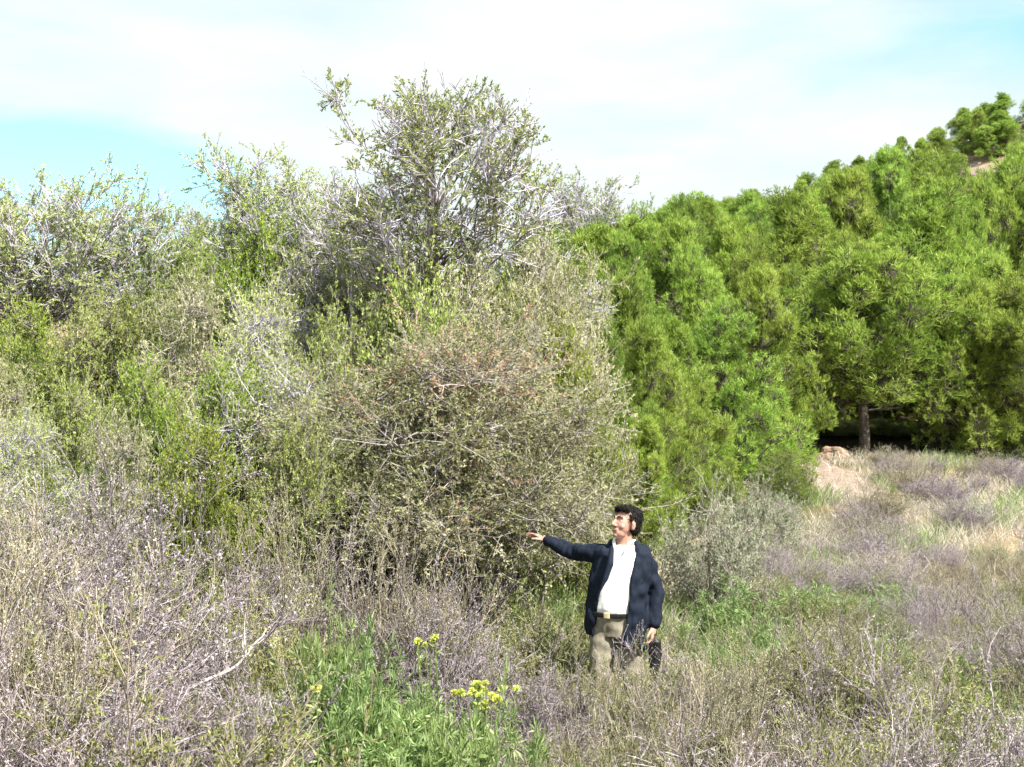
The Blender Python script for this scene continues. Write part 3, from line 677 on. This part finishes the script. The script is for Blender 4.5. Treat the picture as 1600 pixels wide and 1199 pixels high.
# small face parts
for q in (-1, 1):
    b = bmesh.new(); bm_ball(b, hp(q * .031, .071, .014), (.013, .010, .009), HM); e = fuse('eye', b, M_eye, man, .0025, 1)
    b = bmesh.new(); bm_ball(b, hp(q * .031, .080, .014), (.0055, .003, .0055), HM); i_ = fuse('iris', b, M_iris, e, .0012, 1)
    b = bmesh.new(); bm_chain(b, [hp(q * .014, .096, .036), hp(q * .032, .088, .042), hp(q * .050, .072, .036)], [.004, .005, .003]); fuse('eyebrow', b, M_hair, man, .002, 1)
b = bmesh.new(); bm_chain(b, [hp(-.022, .085, -.055), hp(0, .0925, -.055), hp(.022, .085, -.055)], [.003, .0055, .003]); fuse('mouth', b, M_lip, man, .002, 1)
# hair
b = bmesh.new()
bm_ball(b, hp(0, -.032, .048), (.082, .089, .084), HM); bm_ball(b, hp(0, -.056, .005), (.074, .058, .080), HM)
bm_chain(b, [hp(-.05, .045, .098), hp(0, .062, .105), hp(.05, .045, .098)], [.022, .024, .022])
for q in (-1, 1): bm_chain(b, [hp(q * .074, .018, .06), hp(q * .075, .008, .012)], [.012, .005])
hair = fuse('hair', b, M_hair, man, .0042, 1, .5, (.009, 60))
hv = np.array([v.co[:] for v in hair.data.vertices]); hn_ = np.array([v.normal[:] for v in hair.data.vertices]); rgh = np.random.default_rng(3)
sel_ = rgh.choice(len(hv), 1500); hp_ = hv[sel_]; hnn = hn_[sel_]; fl = -np.array(hf) * .6 - np.array(hu) * .45 + .55 * rgh.normal(size=(1500, 3)); fl = nrm(fl - hnn * (fl * hnn).sum(1)[:, None] + .35 * hnn)
Lh = rgh.uniform(.012, .032, (1500, 1)); HP = np.stack([hp_ - hnn * .003, hp_ + fl * Lh * .5 + hnn * .002, hp_ + fl * Lh], 1); Gh = Geo(); tubes(Gh, HP, np.array([[.0014, .0012, .0005]]), .5, 3)
link('hair_strands', Gh.mesh('hair_strands', [M_hair]), hair)
# shirt
b = bmesh.new()
bm_loft(b, [(.712, -.005, .99 + OZ, .172, .142, YAW, 0), (.718, -.010, 1.04 + OZ, .174, .150, YAW, 0), (.735, -.010, 1.14 + OZ, .174, .150, YAW, 0), (.760, -.003, 1.28 + OZ, .180, .134, YAW, 0), (.775, .005, 1.39 + OZ, .178, .115, YAW, 0), (.785, .008, 1.45 + OZ, .105, .085, YAW, 0), (.787, .005, 1.475 + OZ, .078, .072, YAW, 0)])
fuse('shirt', b, M_shirt, man, .006, 4, .5, (.005, 13))
b = bmesh.new()      # shirt collar wings and placket
nk = V(.787, .005, 1.49); fwd = Vector((math.sin(YAW), -math.cos(YAW), 0)); sd_ = Vector((math.cos(YAW), math.sin(YAW), 0))
for q in (-1, 1):
    bm_chain(b, [nk + sd_ * q * .075 + Vector((0, 0, .012)), nk + sd_ * q * .055 + fwd * .065, nk + sd_ * q * .035 + fwd * .115 + Vector((0, 0, -.055))], [.010, .013, .006])
sc_ = fuse('shirt_collar', b, M_shirt, man, .004, 2)
b = bmesh.new(); bm_chain(b, [nk + fwd * .075 + Vector((0, 0, -.012)), nk + fwd * .092 + Vector((0, 0, -.06))], [.028, .008]); 
# trousers
b = bmesh.new()
bm_loft(b, [(.715, 0, .84 + OZ, .180, .125, YAW, 0), (.712, 0, .93 + OZ, .182, .135, YAW, 0), (.708, -.005, 1.0 + OZ, .176, .140, YAW, 0)])
for sx, kx, ax in ((.635, .625, .62), (.81, .85, .87)):
    bm_chain(b, [V(sx, 0, .88), V(kx, -.03, .50), V(ax, .02, .09)], [.098, .078, .070])
fuse('trousers', b, M_trouser, man, .007, 5, .5, (.012, 12))
b = bmesh.new(); bm_loft(b, [(.708, -.006, .982 + OZ, .182, .149, YAW, 0), (.708, -.006, 1.016 + OZ, .182, .150, YAW, 0)])
belt = fuse('belt', b, M_belt, man, .005, 1)
b = bmesh.new(); cb = V(.708, -.006, .999) + fwd * .150; bm_loft(b, [(cb.x, cb.y, cb.z - .02, .024, .006, YAW, 0), (cb.x, cb.y, cb.z + .02, .024, .006, YAW, 0)], 12); fuse('buckle', b, solidmat('brass', (.5, .42, .25), None, 10, .35), belt, .003, 0)
# jacket: open shell with thickness, sleeves fused on
def jring(cx, cy, cz, rx, ry, xl, xr, sl, th, n=44):
    """C shaped ring open at the front between world x = xl .. xr"""
    def pt(t, k=0):
        lx, ly = (rx - k) * math.cos(t), (ry - k) * math.sin(t)
        x = lx * math.cos(YAW) - ly * math.sin(YAW); y = lx * math.sin(YAW) + ly * math.cos(YAW)
        return Vector((cx + x, cy + y, cz + OZ + sl * x))
    ts = np.linspace(-math.pi + .02, .3, 400) - YAW * 0
    front = [t for t in ts if pt(t).y < cy]
    tl = min(front, key=lambda t: abs(pt(t).x - xl) + (9 if t > -math.pi / 2 + .3 else 0)); tr_ = min(front, key=lambda t: abs(pt(t).x - xr) + (9 if t < -math.pi / 2 - .3 else 0))
    T = np.linspace(tr_, tl + 2 * math.pi, n)
    return [pt(t) for t in T], [pt(t, th) for t in T]
b = bmesh.new(); rows = []
for r_ in [(.728, .0, .80, .226, .165, .555, .760, -.22), (.728, .0, .90, .222, .165, .568, .775, -.20), (.732, .0, 1.0, .218, .168, .585, .792, -.15), (.738, .0, 1.12, .215, .172, .602, .812, -.06),
           (.758, .0, 1.26, .216, .158, .650, .826, 0), (.772, .006, 1.36, .212, .135, .685, .845, 0), (.782, .01, 1.42, .190, .118, .700, .858, 0), (.787, .012, 1.465, .125, .098, .705, .868, 0), (.788, .012, 1.50, .092, .084, .715, .862, 0)]:
    o_, i_ = jring(*r_, .020); rows.append([b.verts.new(p) for p in o_] + [b.verts.new(p) for p in i_[::-1]])
m_ = len(rows[0])
for a, c in zip(rows[:-1], rows[1:]):
    for i in range(m_): b.faces.new((a[i], a[(i + 1) % m_], c[(i + 1) % m_], c[i]))
half = m_ // 2
for row, flip in ((rows[0], 1), (rows[-1], 0)):
    for i in range(half - 1):
        f_ = (row[i], row[i + 1], row[m_ - 2 - i], row[m_ - 1 - i]); b.faces.new(f_[::-1] if flip else f_)
bm_chain(b, [V(.655, .01, 1.405), RE, RW - fd * .015], [.070, .060, .045]); bm_chain(b, [V(.92, .04, 1.39), LE, LW + Vector((0, 0, .02))], [.074, .066, .052])
jacket = fuse('jacket', b, M_jacket, man, .007, 4, .5, (.017, 13))
for q, xs_ in ((-1, [(.706, 1.462), (.690, 1.36), (.655, 1.26), (.622, 1.19)]), (1, [(.872, 1.462), (.858, 1.36), (.842, 1.26), (.828, 1.19)])):
    b = bmesh.new(); pp = []
    for k, (xx, z_) in enumerate(xs_):
        yy = [-.095, -.150, -.168, -.178][k] + (.035 if q > 0 else -.012) * 1.0
        pp.append(V(xx + q * .014, yy, z_))
    bm_chain(b, pp, [.016, .024, .020, .008]); fuse('lapel', b, M_jacket, man, .006, 3)
# pouch held in the lowered hand
b = bmesh.new()
bm_loft(b, [(.985, -.02, .52 + OZ, .020, .016, 0, 0), (.992, -.03, .60 + OZ, .034, .022, 0, 0), (1.0, -.04, .72 + OZ, .050, .028, 0, 0), (.995, -.045, .80 + OZ, .042, .024, 0, 0), (.985, -.045, .83 + OZ, .020, .018, 0, 0)], 20)
pouch = fuse('pouch', b, M_belt, None, .005, 3, .5, (.006, 20)); pouch.location = (0, 9, gz)
tag(pouch, 'slim black pouch hanging from the lowered hand of the man', 'pouch')
#PERSON_END

# ------------------------------------------------------------------ shrubs close to the man and other single things
for k, px, Y, top, w, i, lab in [
    ('tan', 925, 8.35, 1025, 110, 0, 'straw coloured shrub in front of the right knee of the man'),
    ('herb', 965, 8.3, 1040, 120, 0, 'olive-brown low shrub right in front of the legs of the man'),
    ('tan', 1008, 8.35, 1045, 110, 1, 'dry tan shrub in front of the left knee of the man'),
    ('dry', 1065, 8.2, 1010, 160, 0, 'lilac-grey dry shrub at the right foot of the man'),
    ('dry', 640, 9.1, 815, 240, 2, 'tall lilac-grey dry shrub against the lower left of the broad bush'),
    ('dry', 560, 8.9, 800, 250, 1, 'tall pale dry shrub left of the dark hollow under the broad bush'),
    ('dry', 700, 8.6, 900, 230, 3, 'dry lilac-grey shrub below the dark hollow under the broad bush'),
    ('dry', 180, 8.6, 722, 300, 0, 'tallest lilac-grey dry shrub on the left'),
    ('dry', 40, 7.6, 790, 300, 3, 'big dry lilac shrub at the left edge'),
    ('herb', 30, 9.2, 735, 200, 1, 'dark olive-brown shrub at the left edge above the lilac scrub'),
    ('dry', 420, 9.0, 790, 260, 2, 'dry pale twiggy shrub below the grey bush left of the broad bush'),
    ('herb', 1330, 7.6, 985, 260, 0, 'dark olive-brown shrub low in the right foreground'),
    ('weed', 560, 7.2, 990, 190, 0, 'fresh green plant low left of the yellow flowers'),
    ('weed', 500, 7.6, 960, 150, 1, 'fresh leafy green plant left in the foreground'),
    ('weed', 840, 5.9, 1130, 230, 0, 'bright green plant at the bottom edge below the man'),
    ('weed', 700, 6.4, 1100, 200, 1, 'bright green plant at the bottom edge below the yellow flowers'),
    ('weed', 1150, 12, 905, 150, 0, 'green plant in the grass right of the man'),
    ('weed', 1290, 12.5, 915, 170, 1, 'green plant in the middle of the field on the right')]:
    nm, ct = KN[k]; place(k, i, px, Y, top, w, nm, lab, ct)

def yellow_plant(px, py, Y, nf, spread, label, seed, fr=.017):
    rng = np.random.default_rng(seed); x = X(px, Y); g = h1(x, Y); zt = Z(py, Y) - g
    e = link('flowering_plant', None); e.location = (x, Y, g); tag(e, label, 'flower plant', 'yellow flowers in the scrub')
    G = Geo(); tips = np.stack([rng.normal(size=nf) * spread, rng.normal(size=nf) * spread, zt + rng.normal(size=nf) * spread * .6 - .04], -1)
    s_ = np.linspace(0, 1, 6)[None, :, None]; B = np.zeros((nf, 3)); B[:, :2] = .03 * rng.normal(size=(nf, 2))
    P = B[:, None] + (tips - B)[:, None] * s_; P[:, 1:-1] += .01 * rng.normal(size=(nf, 4, 3)); tubes(G, P, np.linspace(.005, .0025, 6)[None], .4, 4)
    q, d = lerp_at(P, rng.uniform(.3, .98, (nf, 16))); leaves(G, rng, q.reshape(-1, 3), d.reshape(-1, 3) + .9 * rng.normal(size=(nf * 16, 3)), .05, .016, np.clip(.7 + .2 * rng.normal(size=nf * 16), 0, 1))
    link('stems', G.mesh('flower_stems', [M_grass]), e)
    Fm = Geo(); n = 60; uu = randdir(rng, n); uu[:, 2] = np.abs(uu[:, 2]); leaves(Fm, rng, uu * .004, uu, fr * 1.25, fr * .6, rng.uniform(size=n)); fm = Fm.mesh('flower_head', [M_yellow])
    for t in tips:
        f = link('flower', fm, e); f.location = t; f.rotation_euler = (rng.uniform(-.6, .9), rng.uniform(-.6, .6), rng.uniform(0, 6)); f.scale = [rng.uniform(.7, 1.4)] * 3
yellow_plant(752, 1070, 6.7, 22, .055, 'bright yellow flower cluster low in the scrub left of the man', 3)
yellow_plant(655, 992, 7.4, 3, .022, 'pale yellow flowers on the left of two small ones above the bright cluster', 4)
yellow_plant(682, 989, 7.4, 3, .02, 'pale yellow flowers on the right of two small ones above the bright cluster', 5)
yellow_plant(487, 1068, 6.3, 2, .015, 'single small yellow flower in green grass on the left', 6)

def branch(name, pts, r0, label, forks=5, seed=0):
    rng = np.random.default_rng(seed); P = np.array([[X(a, Y), Y, Z(b, Y)] for a, b, Y in pts]); g = Geo()
    t = np.linspace(0, 1, 12); k = np.linspace(0, 1, len(P)); Q = np.stack([np.interp(t, k, P[:, i]) for i in range(3)], -1) + .006 * rng.normal(size=(12, 3))
    o0 = Q[0].copy(); Q = Q - o0; tubes(g, Q[None], np.linspace(r0, r0 * .35, 12)[None], .5, 7)
    S = grow(Q[None], rng, forks, .25, .6, .1, 4, .2, .95); tubes(g, S, np.linspace(r0 * .45, r0 * .12, 4)[None], .5, 4)
    o = link(name, g.mesh(name, [M_dead])); o.location = o0; tag(o, label, 'branch')
branch('dead_branch', [(300, 1075, 6.6), (360, 1048, 6.65), (392, 1020, 6.7), (412, 985, 6.75)], .009, 'thin pale dead branch slanting up through the scrub in the left foreground', 4, 1)
branch('dead_branch', [(-20, 1072, 6.0), (20, 1082, 6.0), (45, 1095, 6.02), (40, 1135, 6.05)], .012, 'whitish dead branch at the lower left edge', 7, 2)

def rock(px, py, Y, r, label, mat, seed):
    x = X(px, Y); b = bmesh.new(); bmesh.ops.create_icosphere(b, subdivisions=4, radius=1)
    for v in b.verts:
        n = mnoise.noise(v.co * 1.3 + Vector((seed, 0, 0))) * .5 + mnoise.noise(v.co * 4 + Vector((seed, 3, 0))) * .15; v.co *= 1 + n; v.co.x *= r[0]; v.co.y *= r[1]; v.co.z *= r[2]
    me = bpy.data.meshes.new('rock'); b.to_mesh(me); b.free(); me.materials.append(mat); o = link('rock', me)
    o.location = (x, Y, h1(x, Y) + r[2] * .35); tag(o, label, 'rock')
M_rock = solidmat('limestone', (.45, .36, .27), (.62, .54, .44), 4, .9, .8, .2, 8, .05); M_rock2 = solidmat('brown_stone', (.20, .13, .09), (.32, .24, .18), 4, .9, .8, .2, 8, .05)
rock(1300, 700, 32.4, (.38, .3, .30), 'orange-brown rock in the shade above the sandy path', M_rock2, 2)


# ------------------------------------------------------------------ light, sky, camera
w = bpy.data.worlds.new('World'); scene.world = w; w.use_nodes = True; nt = w.node_tree; nt.nodes.clear()
N = nt.nodes.new; Lk = nt.links.new
out = N('ShaderNodeOutputWorld'); bg = N('ShaderNodeBackground'); bg.inputs['Strength'].default_value = .12
sky = N('ShaderNodeTexSky'); sky.sky_type = 'NISHITA'; sky.sun_disc = False; sky.sun_elevation = SUN_EL; sky.sun_rotation = SUN_AZ; sky.altitude = 300; sky.air_density = 1.0; sky.dust_density = .6
tc = N('ShaderNodeTexCoord')
def vm(op, a, b=None):
    n = N('ShaderNodeVectorMath'); n.operation = op
    for i, v in enumerate((a, b)):
        if v is None: continue
        if isinstance(v, tuple): n.inputs[i].default_value = v
        else: Lk(v, n.inputs[i])
    return n
def ma(op, a, b=0., clamp=False):
    n = N('ShaderNodeMath'); n.operation = op; n.use_clamp = clamp
    for i, v in enumerate((a, b)):
        if isinstance(v, (int, float)): n.inputs[i].default_value = v
        else: Lk(v, n.inputs[i])
    return n.outputs[0]
def blob(px, py, rx, ry, amt):       # soft gap in the cloud around one direction of the sky
    d = Vector(((px - 800) / F, 1, (600 - py) / F)).normalized()
    df = vm('SUBTRACT', tc.outputs['Generated'], tuple(d)); sc = vm('MULTIPLY', df.outputs[0], (F / rx, F / rx, F / ry))
    ln = vm('LENGTH', sc.outputs[0]); return ma('MULTIPLY', ma('SUBTRACT', 1, ln.outputs['Value'], True), amt)
mp = vm('MULTIPLY', tc.outputs['Generated'], (1, 1, 3.6))
nz = N('ShaderNodeTexNoise'); nz.inputs['Scale'].default_value = 3.2; nz.inputs['Detail'].default_value = 7; nz.inputs['Roughness'].default_value = .5; nz.inputs['Distortion'].default_value = .4
Lk(mp.outputs[0], nz.inputs['Vector'])
gap = blob(80, 280, 350, 105, 2.4)
for b in [blob(260, 315, 170, 80, 1.2), blob(1630, 40, 230, 120, .8), blob(960, 240, 160, 40, .3)]: gap = ma('ADD', gap, b)
base = ma('MULTIPLY', ma('SUBTRACT', nz.outputs['Fac'], .5), 2.4)
cov = ma('SUBTRACT', ma('ADD', 1.04, base), gap, True)
cov = ma('MAXIMUM', cov, .22)
n2 = N('ShaderNodeTexNoise'); n2.inputs['Scale'].default_value = 5; n2.inputs['Detail'].default_value = 6; Lk(mp.outputs[0], n2.inputs['Vector'])
cr = N('ShaderNodeValToRGB'); cr.color_ramp.elements[0].position = .3; cr.color_ramp.elements[1].position = .6
cr.color_ramp.elements[0].color = (2.6, 3.1, 3.2, 1); cr.color_ramp.elements[1].color = (3.25, 3.5, 3.55, 1)
Lk(n2.outputs['Fac'], cr.inputs['Fac'])
mx = N('ShaderNodeMix'); mx.data_type = 'RGBA'; Lk(cov, mx.inputs[0]); tn = vm('MULTIPLY', sky.outputs[0], (.58, .92, .90)); Lk(tn.outputs[0], mx.inputs[6]); Lk(cr.outputs[0], mx.inputs[7])
Lk(mx.outputs[2], bg.inputs['Color']); Lk(bg.outputs[0], out.inputs['Surface'])

sd = bpy.data.lights.new('sun', 'SUN'); sd.energy = 5; sd.angle = math.radians(.5); sd.color = (1, .95, .87)
so = link('sun', sd)
to_sun = Vector((math.sin(SUN_AZ) * math.cos(SUN_EL), math.cos(SUN_AZ) * math.cos(SUN_EL), math.sin(SUN_EL)))
so.rotation_euler = to_sun.to_track_quat('Z', 'Y').to_euler()
cd = bpy.data.cameras.new('camera'); cd.sensor_width = 36; cd.lens = 36 * F / 1600; cd.clip_end = 3000; cd.clip_start = .05
co = link('camera', cd); co.location = (0, 0, CZ); co.rotation_euler = (math.radians(90), 0, 0); scene.camera = co
scene.view_settings.view_transform = 'Standard'; scene.view_settings.look = 'None'; scene.view_settings.gamma = 1; scene.view_settings.exposure = 1.38
scene.cycles.max_bounces = 3; scene.cycles.diffuse_bounces = 2; scene.cycles.use_adaptive_sampling = True; scene.cycles.adaptive_threshold = .04; scene.cycles.adaptive_min_samples = 24; scene.cycles.transmission_bounces = 2; scene.cycles.transparent_max_bounces = 4
